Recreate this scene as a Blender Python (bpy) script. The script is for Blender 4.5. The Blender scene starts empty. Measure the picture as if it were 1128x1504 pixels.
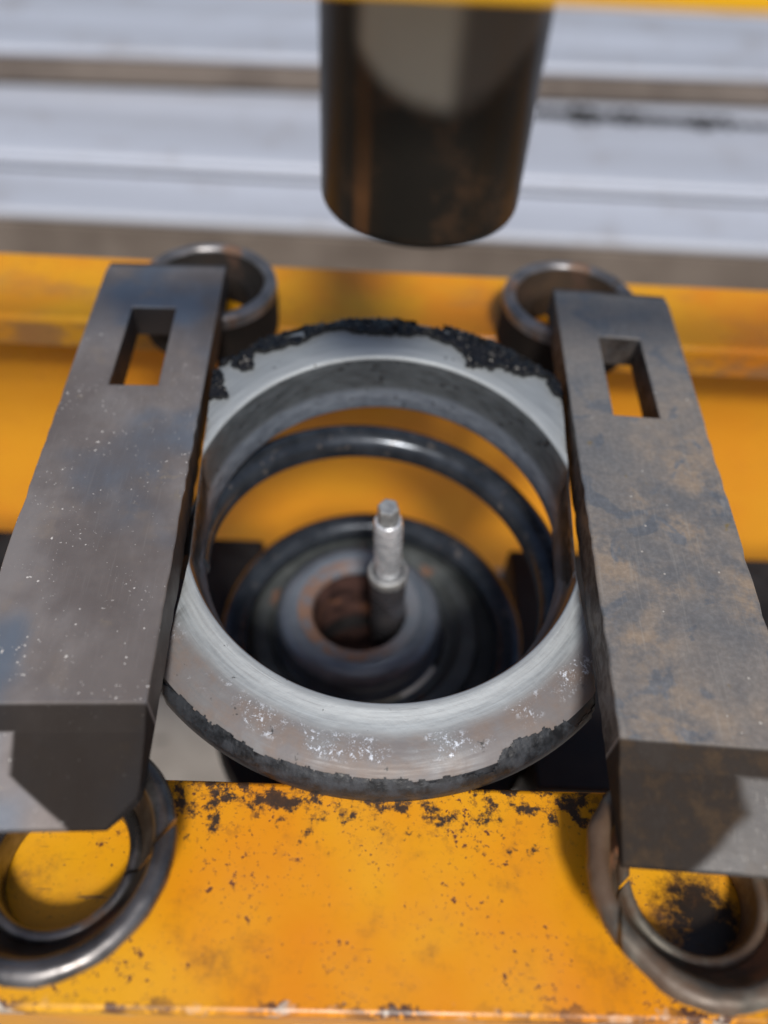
import bpy, bmesh, math, random
from mathutils import Vector, Matrix, noise as mnoise
random.seed(7)
S = bpy.context.scene
COL = S.collection
R = math.radians

# ------------------------------------------------------------------ camera
cam_d = bpy.data.cameras.new("camera")
cam = bpy.data.objects.new("camera", cam_d); COL.objects.link(cam)
cam_d.sensor_fit = 'HORIZONTAL'; cam_d.sensor_width = 36.0; cam_d.lens = 36.38
cam_d.clip_start = 0.005; cam_d.clip_end = 400
cr = Vector((0.99870596, 0.01048578, 0.0497639)); cu = Vector((-0.04022283, 0.76164948, 0.64673966))
cf = Vector((0.03112108, 0.6479044, -0.76108565))
m = Matrix((cr, cu, -cf)).transposed().to_4x4(); m.translation = (0, 0, 0.30)
cam.matrix_world = m
cam_d.dof.use_dof = True; cam_d.dof.focus_distance = 0.312; cam_d.dof.aperture_fstop = 4.0
S.camera = cam

# ------------------------------------------------------------------ world, sun, exposure
W = bpy.data.worlds.new("World"); S.world = W; W.use_nodes = True
wt = W.node_tree; bg = wt.nodes["Background"]
sky = wt.nodes.new("ShaderNodeTexSky"); sky.sky_type = 'NISHITA'; sky.sun_disc = False
SUN_EL, SUN_AZ = 50, 172          # azimuth measured from +Y towards +X (behind the camera)
sky.sun_elevation = R(SUN_EL); sky.sun_rotation = R(SUN_AZ)
sky.air_density = 1.0; sky.dust_density = 2.5; sky.ozone_density = 1.2
wt.links.new(sky.outputs[0], bg.inputs[0]); bg.inputs[1].default_value = 0.072
sd = bpy.data.lights.new("sun", 'SUN'); sd.energy = 3.0; sd.angle = R(10); sd.color = (1.0, 0.95, 0.88)
sun = bpy.data.objects.new("sun", sd); COL.objects.link(sun)
sv = Vector((math.sin(R(SUN_AZ)) * math.cos(R(SUN_EL)), math.cos(R(SUN_AZ)) * math.cos(R(SUN_EL)), math.sin(R(SUN_EL))))
sun.rotation_euler = sv.to_track_quat('Z', 'Y').to_euler(); sun.location = sv * 5
S.view_settings.view_transform = 'Standard'; S.view_settings.look = 'None'
S.view_settings.exposure = 0.0; S.view_settings.gamma = 1.0

# ------------------------------------------------------------------ material helper
class NT:
    def __init__(s, name):
        s.m = bpy.data.materials.new(name); s.m.use_nodes = True
        s.t = s.m.node_tree; s.b = s.t.nodes["Principled BSDF"]
        s.tc = s.t.nodes.new("ShaderNodeTexCoord"); s.co = s.tc.outputs['Object']
    def n(s, k): return s.t.nodes.new(k)
    def set(s, sock, v):
        if isinstance(v, bpy.types.NodeSocket): s.t.links.new(v, sock)
        elif isinstance(v, (tuple, list)) and len(v) == 3 and sock.type == 'RGBA': sock.default_value = (*v, 1)
        else: sock.default_value = v
    def math(s, op, a, b=0.0, c=0.0, clamp=False):
        x = s.n("ShaderNodeMath"); x.operation = op; x.use_clamp = clamp
        s.set(x.inputs[0], a); s.set(x.inputs[1], b); s.set(x.inputs[2], c); return x.outputs[0]
    def mapping(s, scale=(1, 1, 1), loc=(0, 0, 0), co=None):
        x = s.n("ShaderNodeMapping"); s.set(x.inputs['Vector'], co or s.co)
        x.inputs['Scale'].default_value = scale; x.inputs['Location'].default_value = loc; return x.outputs[0]
    def noise(s, scale, detail=4, rough=0.55, co=None, dist=0.0, col=False):
        x = s.n("ShaderNodeTexNoise"); s.set(x.inputs['Vector'], co or s.co)
        x.inputs['Scale'].default_value = scale; x.inputs['Detail'].default_value = detail
        x.inputs['Roughness'].default_value = rough; x.inputs['Distortion'].default_value = dist
        return x.outputs['Color' if col else 'Fac']
    def voro(s, scale, co=None, rnd=1.0):
        x = s.n("ShaderNodeTexVoronoi"); s.set(x.inputs['Vector'], co or s.co)
        x.inputs['Scale'].default_value = scale; x.inputs['Randomness'].default_value = rnd
        return x.outputs['Distance'], x.outputs['Color']
    def ramp(s, f, lo, hi, a=0.0, b=1.0, smooth=True):
        x = s.n("ShaderNodeMapRange"); x.interpolation_type = 'SMOOTHSTEP' if smooth else 'LINEAR'
        s.set(x.inputs[0], f); s.set(x.inputs[1], lo); s.set(x.inputs[2], hi); s.set(x.inputs[3], a); s.set(x.inputs[4], b)
        return x.outputs[0]
    def mix(s, f, a, b, mode='MIX'):
        x = s.n("ShaderNodeMix"); x.data_type = 'RGBA'; x.blend_type = mode
        s.set(x.inputs[0], f); s.set(x.inputs[6], a); s.set(x.inputs[7], b); return x.outputs[2]
    def sep(s, co=None):
        x = s.n("ShaderNodeSeparateXYZ"); s.set(x.inputs[0], co or s.co); return x.outputs
    def comb(s, a, b, c):
        x = s.n("ShaderNodeCombineXYZ"); s.set(x.inputs[0], a); s.set(x.inputs[1], b); s.set(x.inputs[2], c); return x.outputs[0]
    def bump(s, h, strength=0.3, dist=0.0005, prev=None):
        x = s.n("ShaderNodeBump"); x.inputs['Strength'].default_value = strength; x.inputs['Distance'].default_value = dist
        s.set(x.inputs['Height'], h)
        if prev is not None: s.set(x.inputs['Normal'], prev)
        return x.outputs[0]
    def out(s, col, rough=0.5, metal=0.0, normal=None, spec=None, coat=None):
        s.set(s.b.inputs['Base Color'], col); s.set(s.b.inputs['Roughness'], rough); s.set(s.b.inputs['Metallic'], metal)
        if normal is not None: s.set(s.b.inputs['Normal'], normal)
        if spec is not None: s.set(s.b.inputs['Specular IOR Level'], spec)
        if coat is not None: s.set(s.b.inputs['Coat Weight'], coat); s.b.inputs['Coat Roughness'].default_value = 0.12
        return s.m

def yellow_paint(name, grease_y=None, chip=1.0, worn=0.0, edge_y=None, calm=False):
    t = NT(name)
    big = t.noise(9, 3); mid = t.noise(45, 5, 0.6)
    col = t.mix(t.ramp(big, 0.3, 0.7, .3 if calm else 0, .65 if calm else 1), (0.80, 0.265, 0.009), (0.85, 0.420, 0.012))
    col = t.mix(t.ramp(mid, 0.5, 0.8, 0, 0.35), col, (0.66, 0.24, 0.02))
    x, y, z = t.sep()
    # rusty chips
    n1 = t.noise(260, 4, 0.62); n2 = t.noise(32, 3, 0.6)
    thr = t.ramp(n2, 0.35, 0.72, 0.69, 0.57)
    chips = t.ramp(t.math('SUBTRACT', n1, thr), 0.0, 0.06)
    fine = t.ramp(t.noise(480, 4, 0.65), 0.585, 0.67)
    chips = t.math('MULTIPLY', t.math('MAXIMUM', chips, t.math('MULTIPLY', fine, t.ramp(n2, 0.4, 0.62))), chip)
    col = t.mix(chips, col, t.mix(mid, (0.10, 0.035, 0.018), (0.22, 0.08, 0.035)))
    rough = t.ramp(t.noise(16, 4, .6), 0.35, 0.65, 0.26, 0.52)
    if grease_y is not None:
        near = t.ramp(y, grease_y - 0.036, grease_y - 0.004)
        g = t.math('ADD', t.math('MULTIPLY', near, 0.19), t.noise(105, 6, 0.70))
        g = t.ramp(g, 0.655, 0.75)
        g = t.math('MULTIPLY', g, t.ramp(near, 0.02, 0.3))
        col = t.mix(t.math('MULTIPLY', g, 0.97), col, (0.030, 0.026, 0.026))
        scr = t.ramp(t.noise(150, 6, 0.72), 0.55, 0.63)
        col = t.mix(t.math('MULTIPLY', scr, t.math('MULTIPLY', near, 0.5)), col, (0.12, 0.055, 0.03))
        dx, dy = t.math('SUBTRACT', x, .1275), t.math('SUBTRACT', y, .0690)
        dd = t.math('SQRT', t.math('ADD', t.math('MULTIPLY', dx, dx), t.math('MULTIPLY', dy, dy)))
        dd = t.math('ADD', dd, t.math('MULTIPLY', t.math('SUBTRACT', t.noise(95, 6, .72), .5), .040))
        col = t.mix(t.ramp(dd, .0215, .0120, 0, .75), col, (.10, .042, .016))
        col = t.mix(t.ramp(dd, .0150, .0090, 0, .97), col, (.014, .012, .012))
        sm = t.math('MULTIPLY', t.ramp(t.noise(30, 6, .72, t.mapping(loc=(4, 4, 0))), .50, .74), t.ramp(t.noise(210, 5, .7), .36, .62, .25, 1.0))
        col = t.mix(t.math('MULTIPLY', sm, .62), col, (.20, .085, .03))
        sc2 = t.math('MULTIPLY', t.ramp(t.noise(1.0, 3, .6, t.mapping((26, 420, 1))), .665, .70), t.ramp(t.noise(24, 2), .5, .6)); col = t.mix(t.math('MULTIPLY', sc2, .7), col, (.16, .08, .04))
    if edge_y is not None:
        e = t.math('MULTIPLY', t.ramp(y, edge_y + 0.0065, edge_y + 0.001), 1.0)
        w = t.ramp(t.math('ADD', t.math('MULTIPLY', e, 0.24), t.noise(150, 5, 0.7)), 0.66, 0.72)
        w = t.math('MULTIPLY', w, t.ramp(e, 0.05, 0.2))
        wc = t.mix(t.ramp(t.noise(90, 3), 0.56, 0.62), (0.11, 0.05, 0.03), (0.50, 0.44, 0.38))
        w = t.math('MULTIPLY', w, t.ramp(t.noise(28, 3), .42, .58, .15, 1.0))
        col = t.mix(w, col, wc)
    if worn:
        w = t.ramp(t.noise(26, 5, 0.65, t.mapping((.5, 1, 1.2))), 0.5, 0.72, 0, worn)
        w = t.math('MAXIMUM', w, t.math('MULTIPLY', t.ramp(z, -.003, -.006), t.ramp(t.noise(48, 5, .7, t.mapping((.6, 1, 1))), .40, .58, .2, .85)))
        col = t.mix(w, col, (0.36, 0.185, 0.08))
    return t.out(col, rough, 0.0, t.bump(t.math('SUBTRACT', t.noise(120, 3), t.math('MULTIPLY', chips, 1.5)), 0.25, 0.0004))

M = {}
M['yellow_front'] = yellow_paint('yellow_front', grease_y=0.1155, chip=1.0, edge_y=0.0385)
M['yellow_rear'] = yellow_paint('yellow_rear', chip=0.35, worn=0.5)
M['yellow_web'] = yellow_paint('yellow_web', chip=0.15, calm=True)

def plate_left():
    t = NT('steel_dark_smooth'); x, y, z = t.sep()
    a = t.noise(26, 4, 0.55); b = t.noise(70, 5, 0.6)
    col = t.mix(t.ramp(a, 0.35, 0.65), (0.245, 0.215, 0.205), (0.35, 0.32, 0.31))
    col = t.mix(t.ramp(t.noise(17, 2, 0.5, t.mapping(loc=(3, 1, 0))), 0.50, 0.66, 0, 0.9), col, (0.19, 0.235, 0.30))
    col = t.mix(t.ramp(b, 0.55, 0.75, 0, 0.5), col, (0.36, 0.30, 0.25))
    blot = t.math('MULTIPLY', t.ramp(t.noise(150, 5, 0.7), 0.56, 0.64), t.ramp(t.noise(22, 2, .5, t.mapping(loc=(7, 2, 0))), 0.57, 0.66))
    col = t.mix(t.math('MULTIPLY', blot, 0.6), col, (0.42, 0.35, 0.26))
    smg = t.ramp(t.noise(13, 5, .65, t.mapping((1.6, .7, 1), (2, 8, 0))), .45, .68, 0, .55); col = t.mix(smg, col, (.17, .145, .135))
    den = t.ramp(t.noise(38, 3, .6, t.mapping(loc=(3, 3, 3))), .40, .66, 0, .047)
    sp = t.ramp(t.math('ADD', t.noise(430, 2, .5, t.mapping(loc=(.013, .027, .4))), den), .735, .755)
    sp = t.math('MAXIMUM', sp, t.ramp(t.math('ADD', t.noise(820, 2, .5), den), .745, .765))
    spk = t.math('MULTIPLY', sp, t.math('LESS_THAN', y, 0.245))
    col = t.mix(spk, col, (0.62, 0.60, 0.58))
    fs = t.math('MULTIPLY', t.ramp(t.noise(1.0, 3, .6, t.mapping((900, 40, 900))), .58, .70), .14); col = t.mix(fs, col, (.42, .40, .39))
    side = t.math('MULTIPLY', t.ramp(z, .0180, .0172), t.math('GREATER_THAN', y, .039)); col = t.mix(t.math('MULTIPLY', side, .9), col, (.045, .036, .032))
    # dark reflection painted into the ramped near end's colour, ragged towards the outer half
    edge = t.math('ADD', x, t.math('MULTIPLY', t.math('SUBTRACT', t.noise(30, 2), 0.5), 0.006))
    dark_refl = t.math('MULTIPLY', t.ramp(y, 0.0385, 0.0365), t.ramp(t.math('ADD', edge, t.math('MULTIPLY', t.math('MAXIMUM', t.math('SUBTRACT', 0.016, y), 0.0), -1.3)), -0.0125, -0.0095))
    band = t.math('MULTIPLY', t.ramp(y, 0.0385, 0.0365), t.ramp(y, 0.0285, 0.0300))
    col = t.mix(t.math('MULTIPLY', t.math('MAXIMUM', dark_refl, band), 0.93), col, (0.014, 0.010, 0.008))
    met = t.math('SUBTRACT', 0.42, t.math('MULTIPLY', t.math('MAXIMUM', t.math('MAXIMUM', dark_refl, band), spk), 0.42))
    ob = t.math('MAXIMUM', dark_refl, band); rough = t.math('ADD', t.ramp(b, 0.3, 0.7, 0.40, 0.54), t.math('MULTIPLY', ob, 0.3))
    nb = t.bump(t.noise(500, 3, .6), 0.12, 0.0002, t.bump(b, 0.15, 0.0006))
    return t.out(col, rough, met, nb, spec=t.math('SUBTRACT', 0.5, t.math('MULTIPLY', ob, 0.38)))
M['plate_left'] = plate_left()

def plate_right():
    t = NT('steel_mottled_rust'); x, y, z = t.sep()
    a = t.noise(25, 6, 0.62, dist=0.6); b = t.noise(95, 6, 0.68); c = t.noise(23, 3, 0.5, t.mapping(loc=(5, 9, 0)))
    col = t.mix(t.ramp(a, 0.36, 0.62), (0.25, 0.25, 0.255), (0.33, 0.305, 0.285))
    rust = t.math('MULTIPLY', t.math('MULTIPLY', t.ramp(c, 0.43, 0.66), t.ramp(y, .25, .15, .2, 1.0)), t.ramp(t.math('ADD', b, t.math('MULTIPLY', a, .5)), 0.62, 0.86))
    col = t.mix(t.math('MULTIPLY', rust, 0.8), col, t.mix(b, (0.27, 0.195, 0.135), (0.38, 0.29, 0.205)))
    slate = t.math('MULTIPLY', t.ramp(t.noise(42, 4, .6, t.mapping(loc=(1, 4, 2)), dist=.8), 0.56, 0.63), 0.8)
    col = t.mix(slate, col, (0.20, 0.22, 0.25))
    yl = t.math('MULTIPLY', t.ramp(t.noise(60, 4, .6, t.mapping(loc=(8, 3, 1))), 0.67, 0.74), 0.7)
    col = t.mix(yl, col, (0.36, 0.25, 0.06))
    gr = t.ramp(t.noise(420, 4, .65), 0.35, 0.75, 0.86, 1.12)
    col = t.mix(1.0, col, t.comb(gr, gr, gr), 'MULTIPLY')
    d, cc = t.voro(260); r = t.sep(cc)[0]
    spk = t.math('MULTIPLY', t.math('LESS_THAN', d, 0.14), t.math('GREATER_THAN', r, 0.93))
    col = t.mix(spk, col, (0.6, 0.57, 0.52))
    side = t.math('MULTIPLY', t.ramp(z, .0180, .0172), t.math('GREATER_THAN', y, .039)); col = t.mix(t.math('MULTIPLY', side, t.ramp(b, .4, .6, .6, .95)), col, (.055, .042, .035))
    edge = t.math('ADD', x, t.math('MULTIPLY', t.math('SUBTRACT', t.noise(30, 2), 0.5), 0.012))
    dark_refl = t.math('MULTIPLY', t.ramp(y, 0.0385, 0.0365), t.ramp(t.math('ADD', edge, t.math('MULTIPLY', t.math('MAXIMUM', t.math('SUBTRACT', 0.018, y), 0.0), 1.2)), 0.016, 0.009))  # near ramp's dark reflection, put into the colour
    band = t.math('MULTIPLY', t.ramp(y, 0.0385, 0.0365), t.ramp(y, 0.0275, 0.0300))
    refl_col = t.mix(t.ramp(b, .45, .7), (0.022, 0.015, 0.011), (0.055, 0.034, 0.018))
    ob = t.math('MAXIMUM', dark_refl, band)
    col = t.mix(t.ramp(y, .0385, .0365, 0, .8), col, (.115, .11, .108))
    sc = t.math('MULTIPLY', t.ramp(t.noise(1.0, 3, .6, t.mapping((700, 30, 700))), .57, .68), .25); col = t.mix(sc, col, (.42, .40, .37))
    col = t.mix(t.math('MULTIPLY', ob, 0.93), col, refl_col)
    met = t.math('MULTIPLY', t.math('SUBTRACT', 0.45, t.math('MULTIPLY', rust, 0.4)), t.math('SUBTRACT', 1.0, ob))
    nb = t.bump(t.noise(420, 4, .65), 0.25, 0.0003, t.bump(b, 0.25, 0.0006))
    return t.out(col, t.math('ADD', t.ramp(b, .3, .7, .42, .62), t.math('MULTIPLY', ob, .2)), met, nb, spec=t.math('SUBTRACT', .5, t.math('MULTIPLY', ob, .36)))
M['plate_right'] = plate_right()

def ring_steel():
    t = NT('ring_bare_steel'); x, y, z = t.sep()
    rad = t.math('SQRT', t.math('ADD', t.math('MULTIPLY', x, x), t.math('MULTIPLY', y, y)))
    ang = t.math('ARCTAN2', y, x)
    pol = t.comb(t.math('MULTIPLY', rad, 900), t.math('MULTIPLY', ang, 5), 0)
    brush = t.noise(1.0, 4, .6, pol); big = t.noise(30, 4, .6)
    col = t.mix(t.ramp(brush, .3, .7), (0.33, 0.36, 0.385), (0.41, 0.45, 0.48))
    lipb = t.math('MULTIPLY', t.ramp(rad, .0985, .0955), .35)
    col = t.mix(lipb, col, (0.62, 0.66, 0.68))
    scr = t.math('MULTIPLY', t.ramp(t.noise(1.0, 2, .5, t.comb(t.math('MULTIPLY', rad, 2600), t.math('MULTIPLY', ang, 3), 4)), .60, .68), .35)
    col = t.mix(scr, col, (0.20, 0.20, 0.21))
    near = t.ramp(y, -0.035, -0.075)
    band = t.math('MULTIPLY', t.ramp(rad, 0.099, 0.106), near)
    col = t.mix(t.math('MULTIPLY', band, .62), col, (0.16, 0.155, 0.16))
    pat = t.math('MULTIPLY', t.ramp(t.math('ADD', big, t.math('MULTIPLY', t.math('SUBTRACT', brush, .5), .35)), 0.28, 0.56), band)
    col = t.mix(t.math('MULTIPLY', pat, 0.8), col, t.mix(t.ramp(t.noise(90, 4), .4, .65), (0.165, 0.148, 0.150), (0.19, 0.140, 0.115)))
    fl = t.math('MAXIMUM', t.ramp(t.noise(330, 5, .75), 0.545, 0.61), t.math('MULTIPLY', t.ramp(t.noise(900, 3, .7), .60, .68), .8))
    w = t.math('MULTIPLY', t.ramp(t.math('ABSOLUTE', t.math('SUBTRACT', rad, 0.1075)), 0.0065, 0.003), t.ramp(t.noise(48, 3), .42, .56))
    fl = t.math('MULTIPLY', t.math('MULTIPLY', fl, w), near)
    col = t.mix(t.math('MULTIPLY', fl, .85), col, (0.70, 0.76, 0.86))
    dk = t.math('MULTIPLY', t.ramp(t.noise(170, 4, .6), 0.68, 0.73), 0.9)
    col = t.mix(dk, col, (0.03, 0.03, 0.03))
    rough = t.math('SUBTRACT', t.ramp(brush, .3, .7, .46, .60), t.math('MULTIPLY', fl, .15))
    met = t.math('SUBTRACT', 0.42, t.math('MULTIPLY', t.math('MAXIMUM', dk, pat), 0.40))
    nb = t.bump(brush, 0.10, 0.0003, t.bump(t.math('ADD', t.noise(160, 4), fl), 0.35, 0.0006))
    return t.out(col, rough, met, nb)
M['ring_steel'] = ring_steel()

def simple(name, c0, c1, scale=60, rough=(.35, .55), metal=0.0, rust=0.0, rustcol=(0.20, 0.085, 0.04), bump=.2, coat=None, rs=40, spec=None):
    t = NT(name)
    a = t.noise(scale, 5, .6)
    col = t.mix(t.ramp(a, .35, .65), c0, c1)
    met = metal
    if rust:
        r = t.ramp(t.noise(rs, 5, .66, t.mapping(loc=(2, 5, 1))), .62 - .3 * rust, .72 - .2 * rust)
        col = t.mix(t.math('MULTIPLY', r, .9), col, t.mix(a, rustcol, tuple(v * 1.7 for v in rustcol)))
        met = t.math('MULTIPLY', metal, t.math('SUBTRACT', 1.0, r))
    return t.out(col, t.ramp(a, .3, .7, *rough), met, t.bump(t.noise(scale * 5, 4, .6), bump, .0004), spec=spec, coat=coat)
M['black_paint'] = simple('black_paint', (.008, .009, .012), (.022, .026, .033), 130, (.32, .5), bump=.4)
M['crust'] = simple('black_crust', (.005, .005, .006), (.012, .012, .014), 200, (.24, .5), bump=.6)
M['rim_coat'] = simple('rim_coat', (.009, .011, .014), (.032, .038, .048), 170, (.35, .6), bump=.5)
def bore_mat():
    t = NT('bore_steel'); x, y, z = t.sep(); ang = t.math('ARCTAN2', y, x)
    a = t.noise(1.0, 5, .65, t.comb(t.math('MULTIPLY', ang, 9), t.math('MULTIPLY', z, 260), 0)); b = t.noise(150, 5, .7)
    col = t.mix(t.ramp(a, .3, .7), (.055, .062, .068), (.095, .108, .12))
    low = t.ramp(t.math('ADD', z, t.math('MULTIPLY', t.math('SUBTRACT', a, .5), .008)), -.0150, -.0205)
    col = t.mix(low, col, t.mix(t.ramp(a, .3, .7), (.17, .20, .25), (.30, .35, .42)))
    col = t.mix(t.math('MULTIPLY', t.ramp(b, .60, .66), .85), col, (.015, .015, .018))
    ru = t.math('MULTIPLY', t.math('MULTIPLY', t.ramp(z, -.0065, -.002), t.ramp(y, .035, -.01)), t.ramp(b, .3, .5, .4, 1))
    col = t.mix(ru, col, t.mix(a, (.20, .09, .04), (.34, .18, .09)))
    return t.out(col, t.ramp(a, .3, .7, .30, .42), t.math('MULTIPLY', low, .4), t.bump(b, .3, .0004))
M['bore'] = bore_mat()
M['bore_lip'] = simple('bore_lip_rust', (.13, .085, .06), (.22, .15, .10), 90, (.4, .6), .4, 0)
M['spring'] = simple('spring_dark', (.036, .044, .056), (.065, .077, .096), 70, (.17, .27), .5, .10, (.10, .085, .075), bump=.2, rs=160)
M['seat'] = simple('seat_dark', (.045, .053, .058), (.075, .086, .092), 50, (.38, .55), .2, 0, bump=.2)
M['cup'] = simple('cup_grey', (.085, .095, .098), (.13, .145, .148), 50, (.36, .5), .25, .05, bump=.2)
M['cap'] = simple('cap_slate', (.15, .18, .225), (.215, .25, .305), 45, (.30, .42), .35, .0, bump=.15)
def hub_rust():
    t = NT('hub_rust'); x, y, z = t.sep(); a = t.noise(60, 5, .65)
    f = t.math('MULTIPLY', t.ramp(a, .34, .56), t.ramp(t.math('ADD', x, t.math('MULTIPLY', y, .4)), .018, -.012, .15, 1.0))
    col = t.mix(f, t.mix(a, (.15, .18, .225), (.215, .25, .305)), t.mix(a, (.17, .10, .075), (.34, .21, .155)))
    return t.out(col, t.ramp(a, .3, .7, .4, .65), .2, t.bump(a, .3, .0005))
M['hub_rust'] = hub_rust()
M['rust'] = simple('rust_brown', (.15, .085, .065), (.34, .20, .15), 70, (.6, .8), .1, .3)
M['hole_rust'] = simple('hole_rust', (.03, .017, .017), (.12, .06, .05), 60, (.55, .8), .2, .3)
M['rod_dark'] = simple('rod_dark', (.10, .10, .115), (.17, .165, .18), 60, (.22, .35), .7, .0)
M['rod_bright'] = simple('rod_bright', (.62, .66, .72), (.88, .92, .98), 160, (.20, .34), .55, 0)
M['hex'] = simple('hex_grey', (.45, .47, .48), (.62, .64, .64), 200, (.35, .5), .7, 0)
M['tube_dark'] = simple('tube_dark_steel', (.10, .095, .095), (.26, .25, .25), 60, (.26, .38), .85, .14, (.10, .05, .025))
M['tube_rust'] = simple('tube_rusty_steel', (.13, .115, .095), (.26, .24, .20), 75, (.38, .55), .6, .80, (.085, .050, .030))
M['tube_grey'] = simple('tube_grey_steel', (.20, .195, .20), (.32, .315, .33), 60, (.32, .45), .7, .30, (.12, .06, .03))
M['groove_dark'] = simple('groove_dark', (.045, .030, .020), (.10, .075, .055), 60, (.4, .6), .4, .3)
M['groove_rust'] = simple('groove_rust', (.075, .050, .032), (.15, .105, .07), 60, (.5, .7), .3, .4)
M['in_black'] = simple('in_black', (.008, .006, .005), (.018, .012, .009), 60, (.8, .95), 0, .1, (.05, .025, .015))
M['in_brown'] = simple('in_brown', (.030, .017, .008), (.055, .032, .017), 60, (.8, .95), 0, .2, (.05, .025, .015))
M['ram_old'] = simple('ram_black', (.012, .011, .010), (.026, .022, .019), 18, (.16, .24), .35, .08, (.10, .05, .02), bump=.05)
def ram_mat():
    t = NT('ram_pale_patch'); x, y, z = t.sep(); a = t.noise(30, 4, .6)
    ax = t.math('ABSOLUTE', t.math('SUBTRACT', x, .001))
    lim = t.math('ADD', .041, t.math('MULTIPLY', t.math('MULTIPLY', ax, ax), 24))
    p = t.ramp(t.math('ADD', t.math('SUBTRACT', z, lim), t.math('MULTIPLY', t.math('SUBTRACT', a, .5), .012)), -.004, .004)  # pale grey patch high on the front, near-black below it
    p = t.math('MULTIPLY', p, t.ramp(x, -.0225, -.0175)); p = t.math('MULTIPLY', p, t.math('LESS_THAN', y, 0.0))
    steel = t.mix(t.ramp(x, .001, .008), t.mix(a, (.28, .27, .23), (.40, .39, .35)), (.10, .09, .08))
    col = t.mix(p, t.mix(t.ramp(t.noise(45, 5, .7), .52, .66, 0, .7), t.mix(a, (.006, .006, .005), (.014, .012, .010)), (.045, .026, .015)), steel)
    st = t.math('MULTIPLY', t.ramp(t.math('ABSOLUTE', t.math('ADD', x, .0182)), .0030, .0015), t.math('LESS_THAN', y, 0.0))
    st = t.math('MULTIPLY', st, t.math('SUBTRACT', 1.0, p))
    col = t.mix(t.math('MULTIPLY', st, t.ramp(t.noise(25, 3), .35, .6, .3, .8)), col, (.11, .05, .02))
    return t.out(col, t.ramp(a, .3, .7, .28, .40), t.math('MULTIPLY', p, .3), spec=.22)
M['ram'] = ram_mat()
M['block'] = simple('block_black', (.010, .010, .011), (.022, .022, .024), 40, (.45, .65), 0, 0)
M['upper'] = simple('yellow_upper', (.80, .42, .006), (.86, .47, .008), 12, (.4, .5))
def tread_mat():
    t = NT('ledge_white'); a = t.noise(1.0, 4, .6, t.mapping((.5, 9, 3))); b = t.noise(7, 5, .65)
    col = t.mix(t.ramp(a, .35, .65), (.42, .45, .52), (.52, .56, .65))
    col = t.mix(t.ramp(b, .5, .75, 0, .5), col, (.30, .28, .28))
    return t.out(col, .45, 0, t.bump(b, .1, .002))
M['tread'] = tread_mat()
M['riser'] = simple('ledge_brown_grey', (.13, .105, .088), (.19, .158, .135), 7, (.7, .9), 0, 0, bump=.1)
M['crack'] = simple('crack_black', (.006, .006, .006), (.012, .012, .012), 20, (.9, 1), 0, 0)
def ground_mat():
    t = NT('concrete'); a = t.noise(6, 6, .65); b = t.noise(45, 5, .7)
    col = t.mix(t.ramp(a, .3, .7), (.23, .205, .18), (.34, .31, .275))
    col = t.mix(t.ramp(b, .60, .68), col, (.08, .075, .065))
    return t.out(col, .85, 0, t.bump(b, .3, .004))
M['ground'] = ground_mat()

# ------------------------------------------------------------------ mesh helpers
def link(name, bm, mats, parent=None, smooth=True, bevel=None, segs=2, angle=35):
    me = bpy.data.meshes.new(name); bm.normal_update()
    bm.to_mesh(me); bm.free()
    for k in (mats if isinstance(mats, (list, tuple)) else [mats]): me.materials.append(M[k])
    o = bpy.data.objects.new(name, me); COL.objects.link(o)
    if smooth:
        me.polygons.foreach_set('use_smooth', [True] * len(me.polygons))
        me.set_sharp_from_angle(angle=R(angle))
    if bevel:
        b = o.modifiers.new('bevel', 'BEVEL'); b.width = bevel; b.segments = segs; b.limit_method = 'ANGLE'; b.angle_limit = R(30)
        b.harden_normals = False
    if parent is not None: o.parent = parent
    return o
def tag(o, label=None, cat=None, group=None, kind=None):
    for k, v in (('label', label), ('category', cat), ('group', group), ('kind', kind)):
        if v: o[k] = v
    return o
def empty(name, loc, label, cat, group=None, rot=(0, 0, 0)):
    o = bpy.data.objects.new(name, None); COL.objects.link(o); o.empty_display_size = .02
    o.location = loc; o.rotation_euler = rot
    return tag(o, label, cat, group)
def box(bm, x0, x1, y0, y1, z0, z1, mi=0):
    v = [bm.verts.new((x, y, z)) for z in (z0, z1) for y in (y0, y1) for x in (x0, x1)]
    for q in ((0, 2, 3, 1), (4, 5, 7, 6), (0, 1, 5, 4), (2, 6, 7, 3), (0, 4, 6, 2), (1, 3, 7, 5)):
        f = bm.faces.new([v[i] for i in q]); f.material_index = mi
    return v
def revolve(bm, prof, n=96, a0=0.0, a1=None, mi=None, closed=False, tweak=None, skew=None):
    """prof: list of (r, z); a1 None = full turn; skew(r) shifts the angle"""
    full = a1 is None; steps = n if full else n + 1; span = 2 * math.pi if full else a1 - a0
    rings = []
    for i in range(steps):
        a = a0 + span * i / n; row = []
        for (r, z) in prof:
            aa = a + (skew(r) if skew else 0)
            p = Vector((r * math.cos(aa), r * math.sin(aa), z))
            if tweak: p = tweak(p)
            row.append(bm.verts.new(p))
        rings.append(row)
    k = len(prof)
    for i in range(n):
        A, B = rings[i], rings[(i + 1) % steps]
        for j in range(k if closed else k - 1):
            j2 = (j + 1) % k
            f = bm.faces.new((A[j], B[j], B[j2], A[j2]))
            if mi: f.material_index = mi[j]
    if not full and closed:
        bm.faces.new(rings[0]); bm.faces.new(list(reversed(rings[-1])))
    return rings
def fix(bm):
    bmesh.ops.recalc_face_normals(bm, faces=bm.faces[:]); return bm
def arc(cx, cz, r, d0, d1, n=6):
    return [(cx + r * math.cos(R(d0 + (d1 - d0) * i / n)), cz + r * math.sin(R(d0 + (d1 - d0) * i / n))) for i in range(n + 1)]
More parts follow.
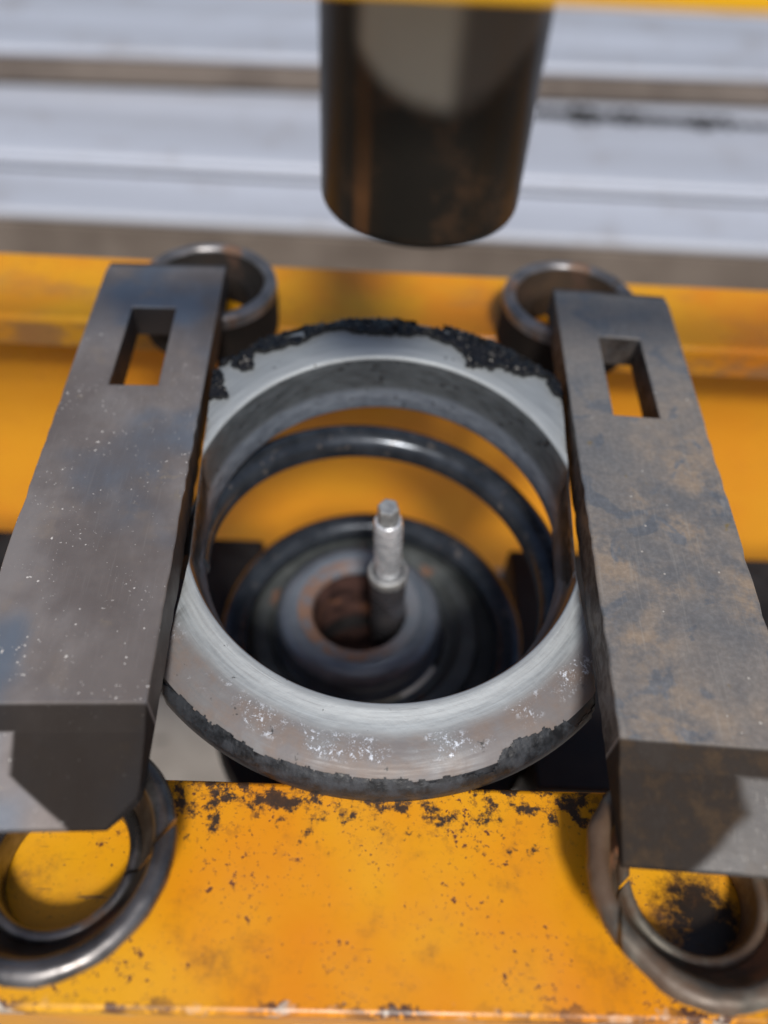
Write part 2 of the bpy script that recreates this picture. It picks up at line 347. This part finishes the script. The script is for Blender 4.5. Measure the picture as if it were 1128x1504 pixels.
def sweep(bm, pts, rad, n=14, caps=True):
    rings = []
    for i, p in enumerate(pts):
        t = (pts[min(i + 1, len(pts) - 1)] - pts[max(i - 1, 0)]).normalized()
        u = t.cross(Vector((0, 0, 1))).normalized(); w = u.cross(t)
        rr = rad(i) if callable(rad) else rad
        rings.append([bm.verts.new(p + rr * (math.cos(2 * math.pi * k / n) * u + math.sin(2 * math.pi * k / n) * w)) for k in range(n)])
    for A, B in zip(rings, rings[1:]):
        for k in range(n): bm.faces.new((A[k], A[(k + 1) % n], B[(k + 1) % n], B[k]))
    if caps: bm.faces.new(rings[0]); bm.faces.new(list(reversed(rings[-1])))

# ------------------------------------------------------------------ ground and ledge
bm = bmesh.new(); box(bm, -150, 150, -150, 150, -0.82, -0.75)
tag(link('ground', bm, 'ground', smooth=False), kind='structure')

ledge = empty('white_ledge', (0, 1.4, -0.75), 'long blurred white stepped ledge with brown-grey faces crossing behind the press', 'ledge')
PA = [(1.40, -.75), (1.40, -.491), (1.559, -.491), (1.559, -.4585), (1.866, -.4585), (1.866, -.380), (2.75, -.380)]   # at x=-1.2
PB = [(1.40, -.75), (1.40, -.491), (1.575, -.491), (1.575, -.4585), (2.00, -.4585), (2.00, -.380), (2.75, -.380)]     # at x=+1.2
def lx(p, q, x): k = (x + 1.2) / 2.4; return p[0] + (q[0] - p[0]) * k, p[1] + (q[1] - p[1]) * k
def ledge_slab(name, i, mat, thick):
    b = bmesh.new(); rows = []
    for x in (-2.6, 2.6):
        (ya, za), (yb, zb) = lx(PA[i], PB[i], x), lx(PA[i + 1], PB[i + 1], x)
        if abs(za - zb) < 1e-6:   # tread: its lip stands 4 mm proud of the face below
            q = [(ya - .004, za), (yb - .001, zb), (yb - .001, zb - thick), (ya - .004, za - thick)]
        else:
            dz = .0205
            q = [(ya, za), (yb, zb - dz), (yb + thick, zb - dz), (ya + thick, za)]
        rows.append([b.verts.new((x, yy - 1.4, zz + .75)) for yy, zz in q])
    A, B = rows
    for j in range(4): b.faces.new((A[j], A[(j + 1) % 4], B[(j + 1) % 4], B[j]))
    b.faces.new(A); b.faces.new(list(reversed(B)))
    return link(name, fix(b), mat, ledge, smooth=True, bevel=.0095, segs=5)
for i in (0, 2, 4): ledge_slab('riser', i, 'riser' if i != 2 else 'tread', .10)
for i in (1, 3, 5): ledge_slab('tread', i, 'tread', .02)
# crack: a jagged open groove standing at the foot of the upper face
b = bmesh.new(); random.seed(3); top = []; bot = []
for k in range(61):
    x = .36 + .60 * k / 60; y3 = lx(PA[4], PB[4], x)[0] - .070
    y = y3 + .012 * mnoise.noise(Vector((x * 14, 0, 0))) + .009 * mnoise.noise(Vector((x * 47, 3, 0))) - .03 * (k / 60)
    w = .036 * (.6 + abs(mnoise.noise(Vector((x * 31, 9, 0)))) * 1.6) * (1 if 2 < k < 48 else .5)
    top.append(b.verts.new((x, y + w - 1.4, -.4583 + .75 + .0012))); bot.append(b.verts.new((x, y - w - 1.4, -.4583 + .75 + .0012)))
for k in range(60): b.faces.new((bot[k], bot[k + 1], top[k + 1], top[k]))
r = bmesh.ops.extrude_face_region(b, geom=b.faces[:]); bmesh.ops.translate(b, verts=[v for v in r['geom'] if isinstance(v, bmesh.types.BMVert)], vec=(0, 0, -.003))
link('crack', fix(b), 'crack', ledge, smooth=False)

# ------------------------------------------------------------------ press bed
def extrude_x(b, prof, x0, x1, n=1, mi=None):
    rows = [[b.verts.new((x0 + (x1 - x0) * i / n, y, z)) for y, z in prof] for i in range(n + 1)]
    k = len(prof)
    for A, B in zip(rows, rows[1:]):
        for j in range(k): b.faces.new((A[j], A[(j + 1) % k], B[(j + 1) % k], B[j]))
    b.faces.new(rows[0]); b.faces.new(list(reversed(rows[-1])))
XL = .75
fb = empty('press_beam', (0, .078, -.19), 'speckled orange yellow steel press beam nearest the camera', 'beam', 'yellow beams of the press bed')
def bchild(name, prof, mat, par, oy, oz):
    b = bmesh.new(); extrude_x(b, [(y - oy, z - oz) for y, z in prof], -XL, XL)
    return link(name, fix(b), mat, par, bevel=.0022, segs=3)
def worldify(o):   # keep the paint's pattern in place: object coordinates start at the bed's origin
    o.data.transform(Matrix.Translation(o.parent.location)); o.location = -Vector(o.parent.location); return o
worldify(bchild('top_flange', [(.0385, -.010), (.0385, 0), (.1155, 0), (.1155, -.010)], 'yellow_front', fb, .078, -.19))
worldify(bchild('web', [(.0400, -.19), (.0400, -.0102), (.050, -.0102), (.050, -.19)], 'yellow_web', fb, .078, -.19))
rb = empty('press_beam', (0, .44, -.30), 'blurred yellow steel press beam at the back, in front of the white ledge', 'beam', 'yellow beams of the press bed')
worldify(bchild('top_flange', [(.4035, -.023), (.4035, -.004), (.4060, 0), (.4740, 0), (.4740, -.012), (.414, -.012), (.411, -.023)], 'yellow_rear', rb, .44, -.30))
worldify(bchild('web', [(.4650, -.33), (.4650, -.0122), (.4735, -.0122), (.4735, -.33)], 'yellow_web', rb, .44, -.30))

# ------------------------------------------------------------------ split collar rings on the beams
def collar(loc, ring_r, h, mat, split, skew, label, inner=None, rear=False, wear=.0004):
    g = empty('split_collar', loc, label, 'collar', 'split steel collars standing on the beams')
    w0 = R(split)
    gap = R(1.5)
    sk = lambda r: skew * (ring_r - r) / .018
    R0 = ring_r
    rb_ = .0040
    prof = (([(R0 - .0004, .0), (R0 - .0004, .006), (R0 - .0004, h - .0085)] if rear else [(R0 - .0150, .0), (R0 - .0140, .006), (R0 - .0085, h - .0115)]) + arc(R0 - rb_, h - rb_, rb_, -10 if rear else -60, 165, 10) +
            [(R0 - .0088, h - .0075), (R0 - .0125, h - .0130), (R0 - .0150, h - .0160)])
    inm = inner or mat; mis = ([2] if rear else [1]) * 2 + [0] * 11 + [1] * 4
    b = bmesh.new(); revolve(b, prof, 120, w0 + gap, w0 + 2 * math.pi - gap, closed=True, skew=sk, mi=mis[:len(prof)])
    for v in b.verts:
        q = v.co * 1.0; k = mnoise.fractal(q * 90 + Vector(loc) * 50, 1, 2, 4) * wear + mnoise.noise(q * 320) * wear * .35
        if v.co.z > .002: v.co += Vector((v.co.x, v.co.y, .012)).normalized() * k
    link('outer_rim', fix(b), [mat, inm, 'in_black'], g)
    prof2 = [(R0 - .0152, .001), (R0 - .0140, h - .0158)] + arc(R0 - .0158, h - .0148, .0023, 0, 180, 6) + [(R0 - .0184, .001)]
    b = bmesh.new(); revolve(b, prof2, 120, w0 + gap, w0 + 2 * math.pi - gap, closed=True, skew=sk)
    link('inner_lip', fix(b), inm if rear else mat, g)
    return g
H = .028
collar((-.0975, .0813, .0004), .0404, H, 'tube_dark', 14, R(-28), 'dark glossy split steel collar under the near end of the smoother plate', 'groove_dark')
collar((.1215, .0775, .0004), .0398, H, 'tube_rust', 214, R(-40), 'rust stained split steel collar under the near end of the mottled plate', 'groove_rust', wear=.0009)
collar((-.0970, .4070, .0004), .0415, H + .003, 'tube_grey', 200, 0, 'blurred grey collar with black inside behind the far end of the smoother plate', 'in_black', True)
collar((.1235, .4070, .0004), .0415, H + .003, 'tube_grey', 30, 0, 'blurred grey collar with rusty brown inside behind the far end of the mottled plate', 'in_brown', True)

# ------------------------------------------------------------------ arbor plates
T = .019
def plate(name, loc, rot, Wd, L, slot, mat, label, flip):
    """local x across (0 at centre), y along from the near end, z up from the underside"""
    rnd = random.Random(int(Wd * 1e5) + flip)
    xs = [-Wd / 2, slot[0], slot[1], Wd / 2]
    ys = [(0, .0035), (.012, .0078), (.029, .0135), (.0375, T)] + [(.0375 + (slot[2] - .0375) * k / 30, T) for k in range(1, 30)] + [(slot[2], T), (slot[3], T), (L - .012, T), (L, T - .0022)]
    b = bmesh.new(); top = {}; bot = {}
    for j, (y, z) in enumerate(ys):
        for i, x in enumerate(xs):
            yy = y
            xx = x
            jit = (rnd.random() ** 3) * .0007 if 4 <= j <= 32 and i in (0, 3) else 0.0
            xx -= math.copysign(jit, x)
            if j == 0 and ((flip < 0 and i == 3)): yy = .009; xx = x - .001
            if j == 0 and i == 2 and flip < 0: xx = x + .012
            top[i, j] = b.verts.new((xx, yy, z if not (j == 0 and yy > 0) else .0058)); bot[i, j] = b.verts.new((xx, yy, 0))
    cells = [(i, j) for i in range(3) for j in range(len(ys) - 1) if not (i == 1 and abs(ys[j][0] - slot[2]) < 1e-9)]
    for (i, j) in cells:
        b.faces.new((top[i, j], top[i + 1, j], top[i + 1, j + 1], top[i, j + 1]))
        b.faces.new((bot[i, j], bot[i, j + 1], bot[i + 1, j + 1], bot[i + 1, j]))
        for (p, q, ni, nj) in (((i, j), (i + 1, j), i, j - 1), ((i + 1, j), (i + 1, j + 1), i + 1, j), ((i + 1, j + 1), (i, j + 1), i, j + 1), ((i, j + 1), (i, j), i - 1, j)):
            if (ni, nj) not in cells:
                b.faces.new((top[q], top[p], bot[p], bot[q]))
    o = link(name, fix(b), mat, None, bevel=.0007, segs=2, angle=14)
    o.location = loc; o.rotation_euler = (0, 0, rot)
    return tag(o, label, 'steel plate', 'steel arbor plates laid across the beams')
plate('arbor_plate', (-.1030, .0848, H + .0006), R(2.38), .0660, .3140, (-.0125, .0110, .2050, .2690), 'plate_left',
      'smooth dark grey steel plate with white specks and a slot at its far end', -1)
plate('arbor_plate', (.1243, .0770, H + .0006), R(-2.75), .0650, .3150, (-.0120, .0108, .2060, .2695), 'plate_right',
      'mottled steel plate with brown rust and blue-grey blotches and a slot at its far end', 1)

# ------------------------------------------------------------------ the ring between the plates
TILT = R(9.5)
ring = empty('spring_seat_ring', (.0118, .2295, .030), 'wide bare steel ring with flaking black edge held between the two plates', 'steel ring', rot=(TILT, 0, 0))
def clampx(p):
    """the flange is trimmed flat where the plates pass it"""
    q = p.copy()
    yw = .2295 + p.y * math.cos(TILT)
    lo = -.0711 - (yw - .136) * .0365 + .0012 - .0118; hi = .0927 + (yw - .117) * .0434 - .0012 - .0118
    if yw < .20:
        k = min(1, (.20 - yw) / .05); lo -= .0062 * k; hi += .0062 * k
    q.x = max(lo, min(hi, q.x)); return q
RO, RI = .1243, .0895
profR = [(RI, .0030), (RI + .0003, .0042), (RI + .0010, .0046), (RI + .0035, .0044), (RI + .0065, .0038), (.104, .0033), (.110, .0026), (.116, .0012), (.1190, -.0006)]
b = bmesh.new(); revolve(b, profR, 220, tweak=clampx)
link('flange', fix(b), 'ring_steel', ring, angle=50)
profE = [(.1190, -.0006), (.1215, -.0026), (.1234, -.0052), (RO, -.0085), (RO - .0006, -.0110), (RO - .003, -.0122), (.112, -.0105), (RI + .004, -.0085)]
b = bmesh.new(); revolve(b, profE, 220, tweak=clampx); link('outer_edge', fix(b), 'black_paint', ring, angle=50)
profW = [(RI, .0030), (RI - .0004, .0020), (RI - .0009, -.004), (RI - .0011, -.013), (RI - .0026, -.021), (RI - .0040, -.0300), (RI - .0032, -.0318), (RI - .0018, -.0312), (RI - .001, -.020), (RI + .0015, -.012), (RI + .004, -.0085)]
b = bmesh.new(); revolve(b, profW, 200, tweak=clampx, mi=[0, 0, 0, 0, 0, 1, 1, 0, 0, 0]); link('bore_wall', fix(b), ['bore', 'bore_lip'], ring, angle=50)

def surf_z(r):
    P = profR + profE[1:4]
    for (r0, z0), (r1, z1) in zip(P, P[1:]):
        if r0 <= r <= r1: return z0 + (z1 - z0) * (r - r0) / max(r1 - r0, 1e-9)
    return P[-1][1]
def crust(inner, a0, a1, holes, seed, thick, rag=1.0, mat='crust'):
    """flaking black coat: a thin crust on the flange with a ragged inner border"""
    b = bmesh.new(); na = int((a1 - a0) * 4.2); nr = 46; r0, r1 = .092, .1232
    def rin(a):
        P = inner
        if a <= P[0][0]: return P[0][1]
        for (p, u), (q, v) in zip(P, P[1:]):
            if p <= a <= q: return u + (v - u) * (a - p) / (q - p)
        return P[-1][1]
    keep = {}
    for i in range(na):
        a = a0 + (a1 - a0) * (i + .5) / na
        for j in range(nr):
            r = r0 + (r1 - r0) * (j + .5) / nr
            x, y = r * math.cos(R(a)), r * math.sin(R(a))
            e = rag * (mnoise.fractal(Vector((x * 170, y * 170, seed)), 1, 2, 4) * .0032 + mnoise.noise(Vector((x * 700, y * 700, seed))) * .0012)
            on = r > rin(a) + e + (-.0010 if rag == 1.0 else .0014 * (1 + 1.5 * mnoise.noise(Vector((a * .12, 0, 2)))))
            if on and rag == 1.0 and r > .1135 + .003 * mnoise.noise(Vector((x * 200, y * 200, 3))) and mnoise.fractal(Vector((x * 55, y * 55, seed + 9)), 1, 2, 3) > .24: on = False
            if on and r < .1185 and mnoise.fractal(Vector((x * 150, y * 150, seed + 5)), 1, 2, 4) > holes: on = False
            keep[i, j] = on
    tv = {}
    def vert(i, j, lo):
        k = (i, j, lo)
        if k not in tv:
            a = a0 + (a1 - a0) * i / na; r = r0 + (r1 - r0) * j / nr
            x, y = r * math.cos(R(a)), r * math.sin(R(a)); z = surf_z(r)
            jx = mnoise.noise(Vector((x * 900, y * 900, 1))) * .00035; jy = mnoise.noise(Vector((x * 900, y * 900, 7))) * .00035
            t = 0.0 if lo else thick * (.75 + .9 * abs(mnoise.noise(Vector((x * 260, y * 260, seed + 2)))))
            tv[k] = b.verts.new(clampx(Vector((x + jx, y + jy, z + t + (-.0002 if lo else 0)))))
        return tv[k]
    for (i, j), on in keep.items():
        if not on: continue
        try: b.faces.new([vert(i, j, 0), vert(i, j + 1, 0), vert(i + 1, j + 1, 0), vert(i + 1, j, 0)])
        except ValueError: continue
        for (ni, nj, p, q) in ((i - 1, j, (i, j), (i, j + 1)), (i + 1, j, (i + 1, j), (i + 1, j + 1)), (i, j - 1, (i, j), (i + 1, j)), (i, j + 1, (i, j + 1), (i + 1, j + 1))):
            if not keep.get((ni, nj), False):
                try: b.faces.new([vert(*p, 0), vert(*q, 0), vert(*q, 1), vert(*p, 1)])
                except ValueError: pass
    bmesh.ops.smooth_vert(b, verts=b.verts[:], factor=.35, use_axis_x=True, use_axis_y=True, use_axis_z=False)
    return link('black_coat', fix(b), mat, ring, angle=60)
crust([(36, .1165), (40, .1095), (46, .1160), (48.5, .112), (50, .1075), (57, .1035), (61, .0975), (65.5, .0965), (68, .1035), (71, .106), (76, .108), (81, .1105), (85, .107), (92, .107), (100, .1095), (104, .1130), (108, .1130), (111, .110), (123, .1095),
       (127, .115), (129.5, .1085), (131, .1055), (133.5, .107), (134.5, .1165), (137, .1165), (139, .110), (143, .0985), (147, .106), (152, .118)], 34, 153, .66, 4.0, .0030)
crust([(215, .1165), (222, .1185), (232, .1172), (238, .1160), (249, .1172), (262, .1163), (281, .1172), (291, .1195), (294, .1150), (297.5, .1130), (303, .1150), (308, .1175), (310, .1215), (320, .1205)], 214, 324, .75, 9.0, .0004, .32, 'rim_coat')

# ------------------------------------------------------------------ coil spring
spring = empty('coil_spring', (.0118, .2330, -.105), 'dark steel coil spring seen through the ring bore', 'coil spring')
b = bmesh.new(); pts = []
rw = .0094; n = 220
for i in range(n + 1):
    th = 190 - 1.0 * (190 + 165) * i / n            # degrees, unwinding downwards
    z = -.0167 - .065 * (106 - th) / 360
    zlow = -.0955 - .006 * max(0, (40 - (th + 360))) / 360
    if th < -230: z = max(z, -.0870 - .010 * (-230 - th) / 330)
    r = .0925 if th > -200 else .0925 - .007 * min(1, (-200 - th) / 120)
    pts.append(Vector((r * math.cos(R(th)), r * math.sin(R(th)), z + .105)))
sweep(b, pts, rw, 16); link('coil', fix(b), 'spring', spring, angle=60)
b = bmesh.new(); revolve(b, arc(.0830, 0, .0088, 0, 345, 15), 120, closed=True)
bmesh.ops.translate(b, verts=b.verts[:], vec=(.0105 - .0118, .249 - .2330, 0)); link('end_coil', fix(b), 'spring', spring, angle=60)

# ------------------------------------------------------------------ shock absorber below
sh = empty('shock_absorber', (.002, .262, -.30), 'shock absorber standing inside the spring, its bright hexagon rod tip sticking up', 'shock absorber')
def rev_child(name, prof, mat, par, off=(0, 0), n=72, closed=False, mi=None, tweak=None):
    b = bmesh.new(); revolve(b, [(r, z + .30) for r, z in prof], n, closed=closed, mi=mi)
    bmesh.ops.translate(b, verts=b.verts[:], vec=(off[0], off[1], 0))
    return link(name, fix(b), mat, par, angle=40)
rev_child('spring_seat', [(.092, -.118), (.0915, -.1150), (.0900, -.1142), (.052, -.1175), (.050, -.1175), (.050, -.130), (.088, -.124), (.092, -.118)], 'seat', sh, (.0085, -.013))
rev_child('outer_cup', [(.0715, -.135)] + arc(.0665, -.117, .0050, 0, 90, 6) + [(.0605, -.1122), (.0575, -.1160), (.054, -.1195), (.050, -.1195)], 'cup', sh, (.004, -.004))
rev_child('cap', [(.0530, -.119)] + arc(.0405, -.1075, .0100, -20, 90, 10) + [(.0385, -.0978), (.0372, -.0983)], 'cap', sh)
rev_child('rust_rim', [(.0372, -.0983), (.0315, -.0988), (.0292, -.1000), (.0282, -.1030)], 'hub_rust', sh)
rev_child('hole', [(.0282, -.1030), (.0278, -.112), (.0275, -.165), (.001, -.166)], 'hole_rust', sh)
rev_child('base_flange', [(.050, -.150), (.099, -.150), (.102, -.154), (.102, -.168), (.050, -.168)], 'block', sh, (.012, -.03))
rev_child('body', [(.033, -.125), (.033, -.300), (.001, -.300)], 'seat', sh, n=48)
rod = bpy.data.objects.new('piston_rod', None); COL.objects.link(rod); rod.parent = sh; rod.empty_display_size = .01
rod.location = (.0195 - .002, .262 - .262, -.10 + .30)
d = Vector((.0137, .250, .015)) - Vector((.0195, .262, -.10)); LEN = d.length
rod.rotation_euler = d.to_track_quat('Z', 'Y').to_euler()
def rchild(name, prof, mat, n=48, twist=0):
    b = bmesh.new(); revolve(b, prof, n, a0=twist); 
    return link(name, fix(b), mat, rod, angle=35)
zs = .0480                      # shoulder height along the rod
rchild('rod_body', [(.0104, -.062), (.0104, zs - .0012), (.0100, zs), (.0088, zs + .0003), (.0085, zs - .0012), (.0079, zs - .0030)], 'rod_dark')
rchild('rod_collar', [(.0106, zs - .0062), (.0112, zs - .0052), (.0112, zs - .0010), (.0106, zs + .0006), (.0092, zs + .0009), (.0086, zs - .0006)], 'hex')
rchild('rod_neck', [(.0078, zs - .0035), (.0076, zs + .008), (.0076, zs + .0480), (.0068, zs + .0505), (.0056, zs + .0511)], 'rod_bright')
b = bmesh.new()
revolve(b, [(.0058, zs + .0508), (.0058, zs + .0610), (.0051, zs + .0627)], 6, a0=R(12)); b.verts.ensure_lookup_table()
b.faces.new([v for v in b.verts if abs(v.co.z - (zs + .0627)) < 1e-6])
link('hex_tip', fix(b), 'hex', rod, smooth=False, bevel=.0004)

# ------------------------------------------------------------------ black support blocks under the spring seat
for (x0, x1, y0, lab) in ((-.46, -.066, .245, 'black steel block beneath the spring on the smoother plate side'), (.106, .50, .165, 'black steel block beneath the spring on the rusty plate side')):
    g = empty('support_block', ((x0 + x1) / 2, .26, -.19), lab, 'steel block', 'black steel blocks under the spring')
    b = bmesh.new(); hx = (x1 - x0) / 2
    box(b, -hx, hx, y0 - .26, .336 - .26, 0, .060); link('block', fix(b), 'block', g, bevel=.002, smooth=True)

# ------------------------------------------------------------------ ram and upper beam
ram = empty('press_ram', (.0150, .240, .1740), 'thick black glossy press ram hanging above the ring', 'press ram')
b = bmesh.new()
revolve(b, [(.001, 0), (.0270, 0)] + arc(.0270, .0045, .0045, -80, 0, 5) + [(.0315, .006), (.0320, .40), (.001, .40)], 96)
link('cylinder', fix(b), 'ram', ram, angle=40)
ub = empty('crossbar', (0, .1724, .2500), 'blurred bright yellow bar crossing the very top of the picture in front of the ram', 'bar')
b = bmesh.new(); extrude_x(b, [(.0, 0), (.0, .018), (.030, .018), (.030, 0)], -.55, .55); link('web', fix(b), 'upper', ub, bevel=.001); ub.rotation_euler = (0, 0, math.atan(.0425))
